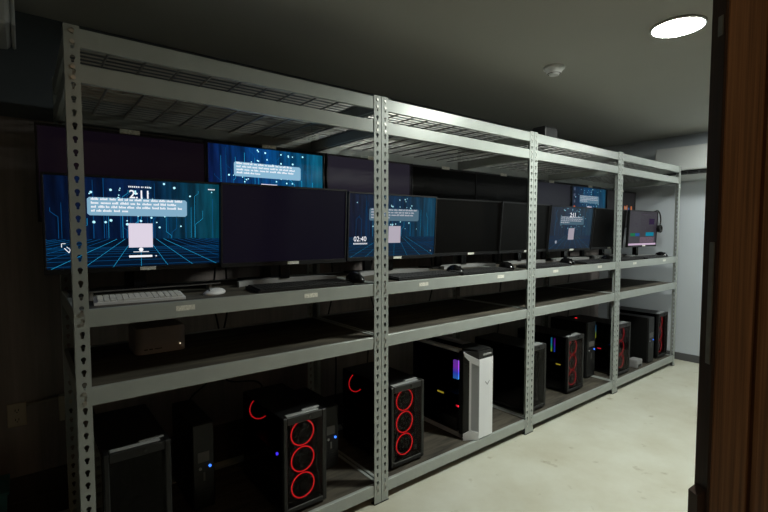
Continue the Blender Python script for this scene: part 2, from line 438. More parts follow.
# ------------------------------------------------------------------ screens
def wallpaper(name, s, left, mid, right, low):
    m = bpy.data.materials.new(name); m.use_nodes = True; nt = m.node_tree; b = nt.nodes['Principled BSDF']
    b.inputs['Specular IOR Level'].default_value = .22; b.inputs['Base Color'].default_value = (.003, .003, .004, 1); b.inputs['Roughness'].default_value = .35
    uv = nt.nodes.new('ShaderNodeUVMap'); sp = nt.nodes.new('ShaderNodeSeparateXYZ'); nt.links.new(uv.outputs[0], sp.inputs[0])
    r = nt.nodes.new('ShaderNodeValToRGB'); r.color_ramp.elements.new(.5)
    for e, (p, c) in zip(r.color_ramp.elements, ((0, left), (.5, mid), (.95, right))): e.position = p; e.color = (*lin(c), 1)
    nt.links.new(sp.outputs[0], r.inputs[0])
    n = nt.nodes.new('ShaderNodeTexNoise'); n.inputs['Scale'].default_value = 1; n.inputs['Detail'].default_value = 5
    mp = nt.nodes.new('ShaderNodeMapping'); mp.inputs['Scale'].default_value = (26, 1.6, 1); nt.links.new(uv.outputs[0], mp.inputs[0]); nt.links.new(mp.outputs[0], n.inputs['Vector'])
    r2 = nt.nodes.new('ShaderNodeValToRGB'); r2.color_ramp.elements[0].position = .35; r2.color_ramp.elements[1].position = .75
    r2.color_ramp.elements[0].color = (.35, .38, .42, 1); r2.color_ramp.elements[1].color = (1.25, 1.5, 1.6, 1)
    nt.links.new(n.outputs[0], r2.inputs[0])
    mx = nt.nodes.new('ShaderNodeMix'); mx.data_type = 'RGBA'; mx.blend_type = 'MULTIPLY'; mx.inputs[0].default_value = 1
    nt.links.new(r.outputs[0], mx.inputs[6]); nt.links.new(r2.outputs[0], mx.inputs[7])
    gt = nt.nodes.new('ShaderNodeMath'); gt.operation = 'LESS_THAN'; gt.inputs[1].default_value = .32; nt.links.new(sp.outputs[1], gt.inputs[0])
    m2 = nt.nodes.new('ShaderNodeMix'); m2.data_type = 'RGBA'; nt.links.new(gt.outputs[0], m2.inputs[0]); nt.links.new(mx.outputs[2], m2.inputs[6]); m2.inputs[7].default_value = (*lin(low), 1)
    nt.links.new(m2.outputs[2], b.inputs['Emission Color']); b.inputs['Emission Strength'].default_value = s
    return m

def plainscreen(name, c, s=1, rough=.35):
    return mat(name, (5, 5, 5), rough, spec=.22, emit=c, es=s)

SW, SH = .586, .3275
def art(bm, seed, layer_mats, box_v=(.585, .785), box_u=(.21, .785), icons=0):
    """circuit lines, grid, dots, notice box, blank card; mats: 1 line, 2 bright line/dot, 3 box, 4 card"""
    rnd = random.Random(seed)
    def q(u0, u1, v0, v1, y, m): quad(bm, (u0-.5)*SW, (u1-.5)*SW, (v0-.5)*SH, (v1-.5)*SH, y, m)
    def seg(p, r_, w, y, m):
        a = Vector(((p[0]-.5)*SW, 0, (p[1]-.5)*SH)); b = Vector(((r_[0]-.5)*SW, 0, (r_[1]-.5)*SH)); d = (b-a).normalized(); nrm = Vector((d.z, 0, -d.x))*w/2
        vs = [bm.verts.new(c+Vector((0, y, 0))) for c in (a+nrm, b+nrm, b-nrm, a-nrm)]; f = bm.faces.new(vs); f.material_index = m
    # vertical traces
    for k in range(34):
        u = rnd.gauss(.5, .27)
        if not .02 < u < .98: continue
        vtop = rnd.uniform(.55, 1.0); vb = .33; m = 2 if rnd.random() < .25 else 1
        w = rnd.choice((.0009, .0012, .0016))
        if rnd.random() < .55:
            vm = rnd.uniform(.4, vtop); du = rnd.choice((-1, 1))*rnd.uniform(.015, .05)
            if not .02 < u+du < .98: du = -du
            vm2 = vm-abs(du)*1.5
            if vm2 < vb: vm2 = vb
            seg((u, vtop), (u, vm), w, -.0003, m); seg((u, vm), (u+du, vm2), w, -.0003, m); seg((u+du, vm2), (u+du, vb), w, -.0003, m)
        else: seg((u, vtop), (u, vb), w, -.0003, m)
    # perspective grid
    for k in range(-16, 17):
        u0 = .5+k*.045; u1 = .5+k*.16
        a, b = (u0, .32), (u1, 0)
        if not 0 <= a[0] <= 1: continue
        if b[0] < 0: tt = a[0]/(a[0]-b[0]); b = (0, .32*(1-tt))
        if b[0] > 1: tt = (1-a[0])/(b[0]-a[0]); b = (1, .32*(1-tt))
        seg(a, b, .0011, -.0003, 2 if abs(k) < 4 else 1)
    v = .02; st = .055
    while v < .31 and st > .008: q(0, 1, v, v+.0028, -.0003, 1); v += st; st *= .78
    # dots
    for k in range(34):
        u = min(.95, max(.05, rnd.gauss(.5, .17))); v = rnd.uniform(.72, .98) if k < 20 else rnd.uniform(.45, .6); rr = rnd.uniform(.0022, .0050)
        vs = [bm.verts.new(((u-.5)*SW+rr*math.cos(a*PI/4), -.0005, (v-.5)*SH+rr*math.sin(a*PI/4))) for a in range(8)]
        f = bm.faces.new(vs); f.material_index = 5
    # notice box (rounded ends by small corner cuts)
    (u0, u1), (v0, v1) = box_u, box_v
    c1, c2 = .012, .02
    pts = [(u0+c1, v0), (u1-c1, v0), (u1, v0+c2), (u1, v1-c2), (u1-c1, v1), (u0+c1, v1), (u0, v1-c2), (u0, v0+c2)]
    f = bm.faces.new([bm.verts.new(((a-.5)*SW, -.0008, (b-.5)*SH)) for a, b in pts]); f.material_index = 3
    q(.43, .57, .22, .50, -.0008, 4)

def notice_text(m, parent, seed, box_u=(.21, .785), rows=(.755, .712, .669, .626), full=True, extra=True):
    rnd = random.Random(seed); bm = B()
    def q(u0, u1, v0, v1): quad(bm, (u0-.5)*SW, (u1-.5)*SW, (v0-.5)*SH, (v1-.5)*SH, -.0011)
    for k, v in enumerate(rows):
        u = box_u[0]+.02; end = box_u[1]-.02-(.0 if k < 3 else .30)-rnd.uniform(0, .03)
        while u < end:
            w = rnd.uniform(.015, .055); 
            if u+w > end: break
            # a word: short strokes
            x = u
            while x < u+w:
                h = rnd.choice((.018, .018, .026)); q(x, x+.0048, v, v+h); x += .0068
            u += w+.012
    o = obj('notice_text', bm, m, parent, recalc=False)
    if extra:
        bm = B(); q(.455, .545, .165, .172)
        for a in range(1): q(.43, .565, .105, .128)
        q(.585, .592, .110, .122)
        bmesh.ops.create_circle(bm, cap_ends=True, radius=.0075, segments=14, matrix=Matrix.Translation((0, -.0011, (.195-.5)*SH)) @ Matrix.Rotation(PI/2, 4, 'X'))
        obj('home_bar', bm, m, parent, recalc=False)
    return o

def text_mesh(name, s, size, x, z, y, m, parent, align='CENTER', bold=.012):
    c = bpy.data.curves.new('txt', 'FONT'); c.body = s; c.size = size; c.align_x = align; c.resolution_u = 3; c.offset = size*bold
    o = bpy.data.objects.new('txt', c); COL.objects.link(o)
    dg = bpy.context.evaluated_depsgraph_get(); me = bpy.data.meshes.new_from_object(o.evaluated_get(dg))
    bpy.data.objects.remove(o); bpy.data.curves.remove(c)
    me.transform(Matrix.Translation((x, y, z)) @ Matrix.Rotation(PI/2, 4, 'X')); me.name = name
    me.materials.clear(); me.materials.append(m)
    r = bpy.data.objects.new(name, me); COL.objects.link(r); r.parent = parent; return r

def lit_mats(k, s):
    return [glow('circuit_line_'+k, (14, 92, 150), .8*s), glow('bright_circuit_line_'+k, (40, 165, 215), 1.0*s), glow('notice_box_'+k, (140, 185, 212), (.85 if s > .9 else .5)*s),
            glow('pale_card_'+k, (226, 216, 232), .95*s), glow('glow_dot_'+k, (180, 240, 255), 1.2*s)]
txt_white = glow('screen_text_white', (250, 250, 255), 1.0)
txt_dim = glow('screen_text_dim', (205, 205, 215), .8)

# monitor shared meshes -------------------------------------------------
MW, MH = .602, .355
def tilt_all(bm, t):
    bmesh.ops.rotate(bm, verts=bm.verts, cent=(0, 0, 0), matrix=Matrix.Rotation(-t, 3, 'X'))

def make_monitor(label, x, y, cz, yaw, t, kind, style, base=ZS, group='computer monitors standing on the rack shelf', scale=1, seed=1, base_mat='silver', sticker=True):
    th = thing('computer_monitor', label, 'monitor', (x, y, base), yaw, group)
    hc = cz-base; hw, hh = MW/2*scale, MH/2*scale
    # housing (thin panel plus thicker electronics hump)
    bm = B()
    # bezel frame: four strips standing proud of the screen
    sw, sh = SW/2*scale, SH/2*scale; so = (hh-.009)-sh      # screen offset (chin at the bottom)
    box(bm, -hw, hw, .004, .022, -hh, hh, .003)
    box(bm, -hw*.62, hw*.62, .022, .048, -hh*.7, hh*.6, .012)
    box(bm, -hw, hw, -.001, .006, so+sh, hh, .001); box(bm, -hw, hw, -.001, .006, -hh, so-sh, .001)
    box(bm, -hw, -sw, -.001, .006, so-sh, so+sh, .001); box(bm, sw, hw, -.001, .006, so-sh, so+sh, .001)
    tilt_all(bm, t); h = obj('housing', bm, M['blk'], th, (0, 0, hc))
    # screen
    bm = B(); uvl = None
    if scale != 1: pass
    f = quad(bm, -SW/2, SW/2, -SH/2, SH/2, 0, 0)
    uvl = bm.loops.layers.uv.new('UVMap')
    for l, u in zip(f.loops, ((0, 0), (1, 0), (1, 1), (0, 1))): l[uvl].uv = u
    mats = [kind['bg']]
    if kind.get('art'):
        art(bm, seed, None); mats += kind['art']
    if kind.get('desktop'): mats += kind['desktop'](bm)
    s = obj('screen', bm, mats, h, (0, .0035*math.cos(t)-so*0, so), (-t, 0, 0), recalc=False)
    s.scale = (scale, 1, scale)
    if kind.get('after'): kind['after'](s)
    if sticker:
        bm = B(); box(bm, -.005, .05, -.0022, -.001, -hh+.003, -hh+.016); tilt_all(bm, t); obj('chin_sticker', bm, M['sticker'], h)
    if style == 'front':
        bm = B(); prism(bm, [(-.022, .05), (.022, .05), (.016, .085), (-.016, .085)], .02, hc+.03)
        box(bm, -.04, .04, .04, .07, hc-.05, hc+.05, .004); obj('stand_neck', bm, M['blk_gloss'], th)
        bm = B(); N = 24; ro, ri = [], []
        for k in range(N+1):
            a = PI*(.12+.76*k/N); xx = .235*math.cos(a)/math.cos(PI*.12)
            yy = -.055+.14*math.sin(a)
            w = .012+.016*math.sin(a)**2
            ro.append((xx, yy+w)); ri.append((xx, yy-w))
        prism(bm, ro+ri[::-1], 0, .022); 
        obj('stand_base', bm, M[base_mat], th)
    else:
        bm = B(); box(bm, -.025, .025, .05, .075, .008, hc+.03, .004); box(bm, -.05, .05, .046, .055, hc-.05, hc+.05, .003); obj('stand_neck', bm, M['blk'], th)
        bm = B(); box(bm, -.12, .12, -.01, .125, 0, .01, .004); obj('stand_base', bm, M['blk'], th)
    return th

wpA = wallpaper('circuit_wallpaper_a', 1.0, (4, 14, 36), (4, 30, 66), (8, 66, 80), (2, 18, 38))
wpB = wallpaper('circuit_wallpaper_b', 1.0, (8, 22, 66), (8, 66, 120), (14, 88, 112), (3, 26, 52))
wpC = wallpaper('circuit_wallpaper_c', .9, (18, 22, 44), (8, 40, 66), (10, 62, 84), (8, 30, 50))
wpD = wallpaper('circuit_wallpaper_d', .8, (22, 30, 48), (18, 42, 66), (20, 52, 70), (20, 32, 50))
wpE = wallpaper('circuit_wallpaper_e', .85, (16, 30, 52), (10, 56, 92), (16, 66, 90), (8, 30, 52))
offK = {'bg': M['screen_off']}
def glowK(n, c): return {'bg': plainscreen(n, c)}

def after_m1(s):
    notice_text(txt_white, s, 3)
    text_mesh('clock_text', '2:11', .043, 0, (.79-.5)*SH, -.0016, txt_white, s)
    bm = B()
    def q(u0, u1, v0, v1): quad(bm, (u0-.5)*SW, (u1-.5)*SW, (v0-.5)*SH, (v1-.5)*SH, -.0011)
    u = .435
    for k in range(12): q(u, u+(.006 if k not in (6, 8) else .002), .91, .927); u += .0105
    obj('date_text', bm, txt_white, s, recalc=False)
    bm = B()
    for k in range(6): q(.925+k*.008, .931+k*.008, .925, .938)
    obj('status_icons', bm, txt_white, s, recalc=False)
    bm = B()
    for (a, b, w) in (((.075, .235), (.075, .275), .002), ((.075, .275), (.095, .275), .002), ((.088, .225), (.112, .175), .0026), ((.112, .175), (.118, .21), .002), ((.10, .24), (.118, .21), .002)):
        A = Vector(((a[0]-.5)*SW, -.0011, (a[1]-.5)*SH)); Bv = Vector(((b[0]-.5)*SW, -.0011, (b[1]-.5)*SH)); d = (Bv-A).normalized(); n = Vector((d.z, 0, -d.x))*w/2
        bm.faces.new([bm.verts.new(c) for c in (A+n, Bv+n, Bv-n, A-n)])
    obj('corner_mark', bm, txt_white, s, recalc=False)
def after_b2(s): notice_text(txt_white, s, 5, extra=False)
def after_m3(s):
    notice_text(txt_dim, s, 8, extra=False)
    text_mesh('clock_text', '02:40', .036, (.05-.5)*SW, (.255-.5)*SH, -.0011, txt_white, s, 'LEFT', 0)
    bm = B(); u = .05
    for k in range(13): quad(bm, (u-.5)*SW, (u+.006-.5)*SW, (.205-.5)*SH, (.228-.5)*SH, -.0011); u += .0115
    obj('date_text', bm, txt_white, s, recalc=False)
    bm = B(); quad(bm, .45*SW, .458*SW, -.44*SH, -.42*SH, -.0011); obj('network_icon', bm, txt_dim, s, recalc=False)
def after_m6(s):
    notice_text(txt_dim, s, 9, extra=False)
    text_mesh('clock_text', '2:11', .05, 0, (.77-.5)*SH, -.0014, txt_white, s)
    bm = B()
    for a in range(4):
        th = a*PI/4; d = Vector((math.cos(th), 0, math.sin(th)))*.014; n = Vector((-d.z, 0, d.x))*.1; c = Vector(((.16-.5)*SW, -.0011, (.17-.5)*SH))
        bm.faces.new([bm.verts.new(c+p) for p in (-d-n, d-n, d+n, -d+n)])
    obj('star_icon', bm, txt_dim, s, recalc=False)
def after_b7(s):
    notice_text(txt_dim, s, 10, extra=False)
    bm = B(); r = random.Random(4)
    for k, (v, mi) in enumerate(((.9, 0), (.74, 0), (.58, 0), (.42, 1), (.34, 1))):
        quad(bm, (.045-.5)*SW, (.085-.5)*SW, (v-.5)*SH, (v+.075-.5)*SH, -.0011, mi)
    obj('desktop_icons', bm, [glow('grey_icon', (90, 100, 120), .7), glow('orange_icon', (235, 110, 60), .9)], s, recalc=False)
def desktop_m8(bm):
    r = random.Random(11)
    def q(u0, u1, v0, v1, m, y=-.0006): quad(bm, (u0-.5)*SW, (u1-.5)*SW, (v0-.5)*SH, (v1-.5)*SH, y, m)
    q(0, 1, 0, .055, 1)
    q(.06, .23, .27, .36, 2); q(.23, .38, .27, .36, 3); q(.6, .9, .27, .385, 4)
    q(.4, .92, .075, .24, 5)
    for k in range(30):
        u = .42+r.random()*.45; v = .09+r.random()*.13; q(u, u+.02, v, v+.012, 6, -.0009)
    for k in range(60):
        u = .06+r.random()*.85; v = .42+r.random()*.5; q(u, u+r.uniform(.01, .05), v, v+.008, 6)
    for k in range(9):
        u = .5+math.cos(k)*.02; q(.42, .62, .45+k*.045, .452+k*.045, 6)
    q(.42, .425, .45, .85, 6); q(.62, .625, .45, .85, 6); q(.4, .7, .9, .93, 6); q(.7, .9, .62, .8, 7)
    return [glow('taskbar', (205, 180, 205), .9), glow('green_tile', (40, 120, 80), .8), glow('blue_tile', (45, 90, 150), .8), glow('cyan_tile', (25, 125, 150), .9),
            glow('mauve_panel', (112, 96, 108), .8), glow('grey_widget', (86, 80, 90), .7), glow('purple_panel', (58, 46, 72), .7)]
def desktop_b8(bm):
    r = random.Random(3)
    def q(u0, u1, v0, v1, m): quad(bm, (u0-.5)*SW, (u1-.5)*SW, (v0-.5)*SH, (v1-.5)*SH, -.0006, m)
    for u, w, v0, v1, m in ((.6, .03, .4, .6, 1), (.64, .05, .42, .58, 2), (.69, .03, .48, .62, 1), (.74, .05, .4, .55, 3), (.84, .05, .44, .6, 1), (.87, .04, .36, .5, 2)): q(u, u+w, v0, v1, m)
    return [glow('orange_picture', (190, 110, 70), .8), glow('beige_picture', (170, 140, 120), .7), glow('blue_picture', (70, 100, 150), .7)]

m1K = {'bg': wpA, 'art': lit_mats('a', 1.0), 'after': after_m1}
b2K = {'bg': wpB, 'art': lit_mats('b', 1.15), 'after': after_b2}
m3K = {'bg': wpC, 'art': lit_mats('c', .6), 'after': after_m3}
m6K = {'bg': wpD, 'art': lit_mats('d', .48), 'after': after_m6}
b7K = {'bg': wpE, 'art': lit_mats('e', .75), 'after': after_b7}
m8K = {'bg': plainscreen('dark_desktop', (46, 42, 50)), 'desktop': desktop_m8}
b8K = {'bg': plainscreen('dim_desktop', (26, 25, 26)), 'desktop': desktop_b8}
FR = 'front row of monitors on the rack shelf'; BR = 'back row of monitors raised behind the front row'
make_monitor('lit monitor with blue circuit wallpaper showing 2:11, above the white keyboard', .269, .346, 1.267, -.04, -.053, m1K, 'front', group=FR, seed=2, base_mat='blk_gloss')
make_monitor('dark navy monitor in the front row, right of the one showing 2:11', .869, .29, 1.266, -.057, -.051, glowK('navy_black_screen', (10, 8, 20)), 'front', group=FR)
make_monitor('lit blue monitor showing 02:40, behind the doubled second rack post', 1.531, .321, 1.265, -.042, -.054, m3K, 'front', group=FR, seed=5)
make_monitor('black monitor in the front row, just right of the one showing 02:40', 2.2, .362, 1.265, -.056, -.064, offK, 'front', group=FR)
make_monitor('black front row monitor crossing behind the third rack post', 2.80, .345, 1.265, .031, -.071, offK, 'front', group=FR)
make_monitor('lit blue front row monitor just right of the third rack post', 3.412, .333, 1.26, -.035, -.09, m6K, 'front', group=FR, seed=8)
make_monitor('black front row monitor just left of the fourth rack post', 4.031, .322, 1.261, .016, -.09, offK, 'front', group=FR)
make_monitor('monitor with dark desktop and cyan tiles, beside the headset at the far end', 4.30, .15, 1.262, -.03, -.04, m8K, 'front', group=FR, scale=.9)
BX = [(-.025, .549), (.561, 1.155), (1.188, 1.784), (1.788, 2.363), (2.377, 2.985), (3.012, 3.612), (3.638, 4.242), (4.262, 4.87)]
BK = [(glowK('dark_purple_screen', (12, 7, 14)), 'dark purplish back row monitor above the one showing 2:11', 0),
      (b2K, 'bright blue circuit wallpaper monitor in the back row, left bay', 12),
      (glowK('grey_purple_screen', (33, 30, 39)), 'grey purple glowing blank back row monitor, behind the doubled second post', 0),
      (offK, 'black unlit back row monitor right beside the grey purple glowing one', 0),
      (offK, 'black back row monitor just left of the third rack post', 0),
      (glowK('slate_screen', (24, 24, 32)), 'slate glowing blank back row monitor just right of the third post', 0),
      (b7K, 'lit blue back row monitor with orange icons along its left edge', 14),
      (b8K, 'dim back row monitor with small orange pictures, behind the fourth post', 0)]
for (x0, x1), (k, lab, sd), zt in zip(BX, BK, (1.63, 1.638, 1.645, 1.64, 1.642, 1.635, 1.633, 1.63)):
    th = make_monitor(lab, (x0+x1)/2, .46, zt-MH/2, 0, 0, k, 'back', group=BR, seed=sd, sticker=False, scale=1)
    hz = [c for c in th.children if c.name.startswith('housing')][0]
    bm = B(); box(bm, -.035, .035, -.002, -.0005, MH/2-.006, MH/2+.012); obj('top_tag', bm, M['sticker'], hz)

# ------------------------------------------------------------------ keyboards and mice
def make_keyboard(label, loc, rz, w, d, base_m, key_m, cols, rows=6):
    t = thing('keyboard', label, 'keyboard', loc, rz, 'keyboards along the rack shelf')
    bm = B(); vs = prism(bm, [(-d/2, 0), (d/2, 0), (d/2, .016), (-d/2, .008)], -w/2, w/2, axis='X'); obj('base', bm, base_m, t)
    bm = B(); cw = (w-.016)/cols; rd = (d-.014)/rows
    for r in range(rows):
        yc = -d/2+.007+rd*(r+.5); zb = .008+.008*(yc+d/2)/d
        c = 0
        while c < cols:
            span = 5 if (r == 0 and c == 4) else 1
            x0 = -w/2+.008+cw*c; box(bm, x0+.0012, x0+cw*span-.0012, yc-rd/2+.0012, yc+rd/2-.0012, zb-.001, zb+.0055, .001)
            c += span
    obj('keys', bm, key_m, t); return t
make_keyboard('white compact keyboard below the monitor showing 2:11', (.222, .15, ZS), -.08, .272, .112, M['white_plastic'], M['key_white'], 14)
kb = make_keyboard('black keyboard in front of the dark navy monitor', (.84, .125, ZS), 0, .44, .135, M['blk'], M['key_black'], 20)
kb['group'] = 'keyboards along the rack shelf'
for lab, x, y, r in (('black keyboard in front of the monitor showing 02:40', 1.55, .13, .03), ('black keyboard just left of the third rack post', 2.02-.02, .11, 0),
                     ('black keyboard just right of the third rack post', 2.68, .12, 0), ('black keyboard in front of the small looking blue monitor', 3.33, .12, .02),
                     ('black keyboard in front of the monitor left of the fourth post', 3.86, .12, 0), ('black keyboard below the monitor with cyan tiles', 4.30, .085, 0)):
    dup(kb, (x, y, ZS), r, lab)

def make_mouse(label, loc, rz, m, m2, hz=1):
    t = thing('computer_mouse', label, 'mouse', loc, rz, 'computer mice on the rack shelf')
    bm = B(); bmesh.ops.create_uvsphere(bm, u_segments=20, v_segments=12, radius=1)
    for v in bm.verts:
        z = max(v.co.z, -.25); v.co = Vector((v.co.x*.031*(1-.12*v.co.y), v.co.y*.056, (z+.25)*.030*(1-.25*max(0, -v.co.y)-.0)))
    for v in bm.verts: v.co.z *= hz
    for f in bm.faces: f.smooth = True
    obj('body', bm, m, t)
    bm = B(); cyl(bm, (0, -.03, .0285*hz), .006, .006, 'X', 14); obj('scroll_wheel', bm, m2, t)
    return t
make_mouse('white mouse to the right of the white keyboard', (.48, .15, ZS), -.9, M['white_plastic'], M['silver'], .6)
ms = make_mouse('black mouse left of the doubled second rack post', (1.135, .15, ZS), .2, M['blk_gloss'], M['blk'], 1.3)
for lab, x, y, r in (('black mouse right of the keyboard by the 02:40 monitor', 1.84, .16, .3), ('black mouse near the arched stand, left of the third post', 2.24+.06, .15, 0),
                     ('black mouse between the third post and the blue monitor keyboard', 3.0, .14, .1), ('black mouse right of the keyboard by the small looking blue monitor', 3.60, .13, .1),
                     ('black mouse at the far end of the shelf', 4.60, .11, 0)):
    dup(ms, (x, y, ZS), r, lab)

# thin glossy tray behind the white keyboard (monitor riser)
t = thing('monitor_riser', 'low glossy black tray standing behind the white keyboard', 'riser', (.29, .255, ZS))
bm = B(); box(bm, -.235, .235, -.03, .03, .028, .034, .001); obj('tray_top', bm, M['blk_gloss'], t)
bm = B(); box(bm, -.235, .235, -.0318, -.0302, .029, .033); obj('front_edge', bm, M['badge'], t)
for x in (-.2, .2):
    bm = B(); box(bm, x-.006, x+.006, -.02, .02, 0, .028, .001); obj('leg', bm, M['silver'], t)

# small aluminium computer on the lower shelf
t = thing('mini_computer', 'squat rounded aluminium mini computer alone on the middle shelf', 'computer', (.325, .395, ZD))
bm = B(); N = 8; R = .028; poly = []
for cx, cy, a0 in ((.09-R, .09-R, 0), (-.09+R, .09-R, PI/2), (-.09+R, -.09+R, PI), (.09-R, -.09+R, 1.5*PI)):
    for k in range(N+1): a = a0+PI/2*k/N; poly.append((cx+R*math.cos(a), cy+R*math.sin(a)))
prism(bm, poly, .006, .105); bmesh.ops.recalc_face_normals(bm, faces=bm.faces)
es = [e for e in bm.edges if all(abs(v.co.z-.105) < 1e-5 for v in e.verts)]; bmesh.ops.bevel(bm, geom=es, offset=.005, segments=2, affect='EDGES')
obj('case', bm, M['studio'], t)
bm = B(); cyl(bm, (0, 0, .003), .078, .006, n=32); obj('base_ring', bm, M['blk'], t)
bm = B(); box(bm, -.062, -.05, -.0908, -.0898, .022, .026); box(bm, -.045, -.033, -.0908, -.0898, .022, .026); box(bm, -.026, .0, -.0908, -.0898, .0225, .0255); obj('front_ports', bm, M['dark_slot'], t)
bm = B(); cyl(bm, (.066, -.0905, .032), .0022, .002, 'Y', 12); obj('power_light', bm, glow('warm_white_led', (255, 235, 200), 1.3), t)

# headset on the end monitor
t = thing('headset', 'black headset hanging on the right edge of the end monitor', 'headset', (4.59, .150, 1.325))
bm = B(); torus(bm, (-.005, 0, .02), .085, .006, 'Y', 32, 8, a0=-1.2, a1=1.75); obj('headband', bm, M['blk'], t)
bm = B(); cyl(bm, (.005, -.012, -.062), .036, .03, 'Y', 24, r2=.03); torus(bm, (.005, -.028, -.062), .028, .009, 'Y', 24, 8); obj('ear_cup', bm, M['blk'], t)
bm = B(); cyl(bm, (-.02, .03, -.066), .036, .026, 'Y', 24, r2=.03); torus(bm, (-.02, .045, -.066), .028, .009, 'Y', 24, 8); obj('ear_cup', bm, M['blk'], t)
bm = B(); tube(bm, bez([(-.022, 0, .103), (-.03, .012, .1), (-.035, .02, .095)], 4), .004); obj('hook', bm, M['blk'], t)

# ------------------------------------------------------------------ computer towers
TG = 'computer towers on the bottom shelf'
def fan(parent, c, axis, ring, R=.052, name='front_fan', a0=0, a1=2*PI):
    bm = B(); cyl(bm, c, .018, .018, axis, 16)
    for k in range(7):
        a = 2*PI*k/7
        p = []
        for rr, da, off in ((.017, 0, .006), (.048, .25, .008), (.048, .75, -.008), (.017, .45, -.006)):
            q, s = rr*math.cos(a+da), rr*math.sin(a+da)
            p.append(Vector(c)+Vector({'Y': (q, off, s), 'X': (off, q, s)}[axis]))
        vs = [bm.verts.new(x) for x in p]; bm.faces.new(vs)
        vs2 = [bm.verts.new(x+Vector({'Y': (0, .0015, 0), 'X': (.0015, 0, 0)}[axis])) for x in p]; bm.faces.new(vs2)
    torus(bm, c, R+.004, .0035, axis, 32, 6)
    f = obj(name, bm, M['blk_inside'], parent)
    if ring:
        bm = B(); cc = Vector(c)+Vector({'Y': (0, -.006, 0), 'X': (-.006, 0, 0)}[axis]); torus(bm, cc, R, .0026, axis, 48, 6, a0=a0, a1=a1); obj('light_ring', bm, ring, f)
    return f

def glass_tower(label, x0, x1, y, h, ring, rear=None, sticks=None, gpu_led=None, side_led=None, d=.42, rz=0):
    w = x1-x0; t = thing('computer_tower', label, 'computer', ((x0+x1)/2, y, ZE), rz, TG)
    a, b = -w/2, w/2; f = .014
    bm = B()   # case shell: bottom, top, right side, rear, corner rails
    box(bm, a, b, .004, d, f, f+.02, .002); box(bm, a, b, .004, d, h-.012, h-.002, .002)
    box(bm, b-.004, b, .03, d, f+.02, h-.012); box(bm, a, b, d-.004, d, f+.02, h-.012)
    for yy in (.022, d-.016): box(bm, a, a+.008, yy, yy+.012, f+.02, h-.012)
    box(bm, b-.05, b-.044, .06, d-.02, f+.03, h-.02)      # motherboard tray
    box(bm, a+.004, b-.004, .05, d-.006, f+.02, f+.1)     # power supply shroud
    obj('case', bm, M['blk_mesh'], t)
    bm = B()   # front frame
    box(bm, a, a+.016, 0, .034, f, h, .003); box(bm, b-.020, b, 0, .034, f, h, .003)
    box(bm, a+.016, b-.020, 0, .034, f, f+.02, .002); box(bm, a+.016, b-.020, 0, .034, h-.03, h, .002)
    obj('front_frame', bm, M['blk'], t)
    bm = B(); box(bm, a+.016, b-.020, .003, .006, f+.02, h-.03); obj('front_glass', bm, M['tint_front'], t)
    fx = (a+b)/2-.0
    for k in range(3): fan(t, (fx, .034, h-.088-k*.1115), 'Y', ring)
    bm = B(); box(bm, a+.002, b-.022, .0445, .049, f+.02, h-.02); obj('fan_backplate', bm, M['blk_inside'], t)
    bm = B(); box(bm, a-.0035, a-.0005, .02, d-.004, f+.006, h-.006); obj('side_glass', bm, M['tint'], t)
    bm = B(); box(bm, a+.02, b-.03, .012, .034, h-.001, h+.002, .0008); box(bm, b-.09, b-.012, .042, .055, h-.003, h+.001, .0006); obj('top_ports', bm, M['silver_dark'], t)
    bm = B(); cyl(bm, (fx+.02, -.0015, h-.014), .005, .004, 'Y', 16); obj('power_button', bm, M['blk_gloss'], t)
    for xx in (a+.02, b-.02):
        for yy in (.03, d-.04):
            bm = B(); cyl(bm, (xx, yy, .007), .014, .014, n=14, r2=.016); obj('foot', bm, M['foot'], t)
    if rear: fan(t, (a+.068, d-.03, h-.085), 'Y', rear, name='rear_fan', a0=2.1, a1=5.2)
    bm = B(); box(bm, a+.03, b-.06, .12, d-.03, h*.42, h*.42+.04, .003); g = obj('graphics_card', bm, M['gpu'], t)
    if gpu_led:
        bm = B(); box(bm, a+.027, a+.0298, gpu_led[1], gpu_led[1]+gpu_led[2], gpu_led[3], gpu_led[3]+.007); obj('accent_light', bm, gpu_led[0], g)
    if sticks:
        for k, (yy, z0, z1, mm) in enumerate(sticks):
            bm = B(); box(bm, b-.09, b-.051, yy+.002, yy+.007, z0, z1); o = obj('memory_stick', bm, M['gpu'], t)
            bm = B(); box(bm, b-.097, b-.09, yy, yy+.009, z0, z1, .001); obj('light_bar', bm, mm, o)
    if side_led:
        bm = B(); cyl(bm, (a+.006, side_led[0], side_led[1]), .006, .006, 'X', 12); obj('indicator_light', bm, M['violet_led'], t)
    return t
M['silver_dark'] = mat('polished_dark_metal', (175, 178, 178), .25, .3)

glass_tower('unlit black tower with mesh look front, nearest the left end post', .085, .285, .06, .44, None)
glass_tower('black tower with three bright red fan rings, largest, in the nearest rack', .703, .90, .035, .408, M['red'], rear=M['red_arc'], side_led=(.075, .24))
glass_tower('black tower with red fan rings, right beside the doubled second post', 1.278, 1.492, .05, .408, M['red'], rear=M['red_arc'], side_led=(.075, .24))
glass_tower('unlit black tower standing behind the third rack post', 2.385, 2.598, .045, .425, None)
glass_tower('black tower with dim red rings and violet blue memory lights, right of the third post', 2.93, 3.145, .075, .408, M['red_dim'],
            sticks=[(.175, .25, .355, M['stick_a']), (.20, .25, .355, M['stick_b'])], gpu_led=(M['yellow_led'], .075, .035, .19))
glass_tower('black tower with yellow and cyan memory lights, just behind the fourth post', 3.62, 3.832, .04, .415, M['red_dim'],
            sticks=[(.24, .25, .36, M['stick_c']), (.27, .25, .36, M['stick_c'])], gpu_led=(M['pink_led'], .15, .03, .19), d=.44)
glass_tower('black tower with red spots, last at the far end beside the pale wall', 4.43, 4.64, .05, .41, M['red_dim'])

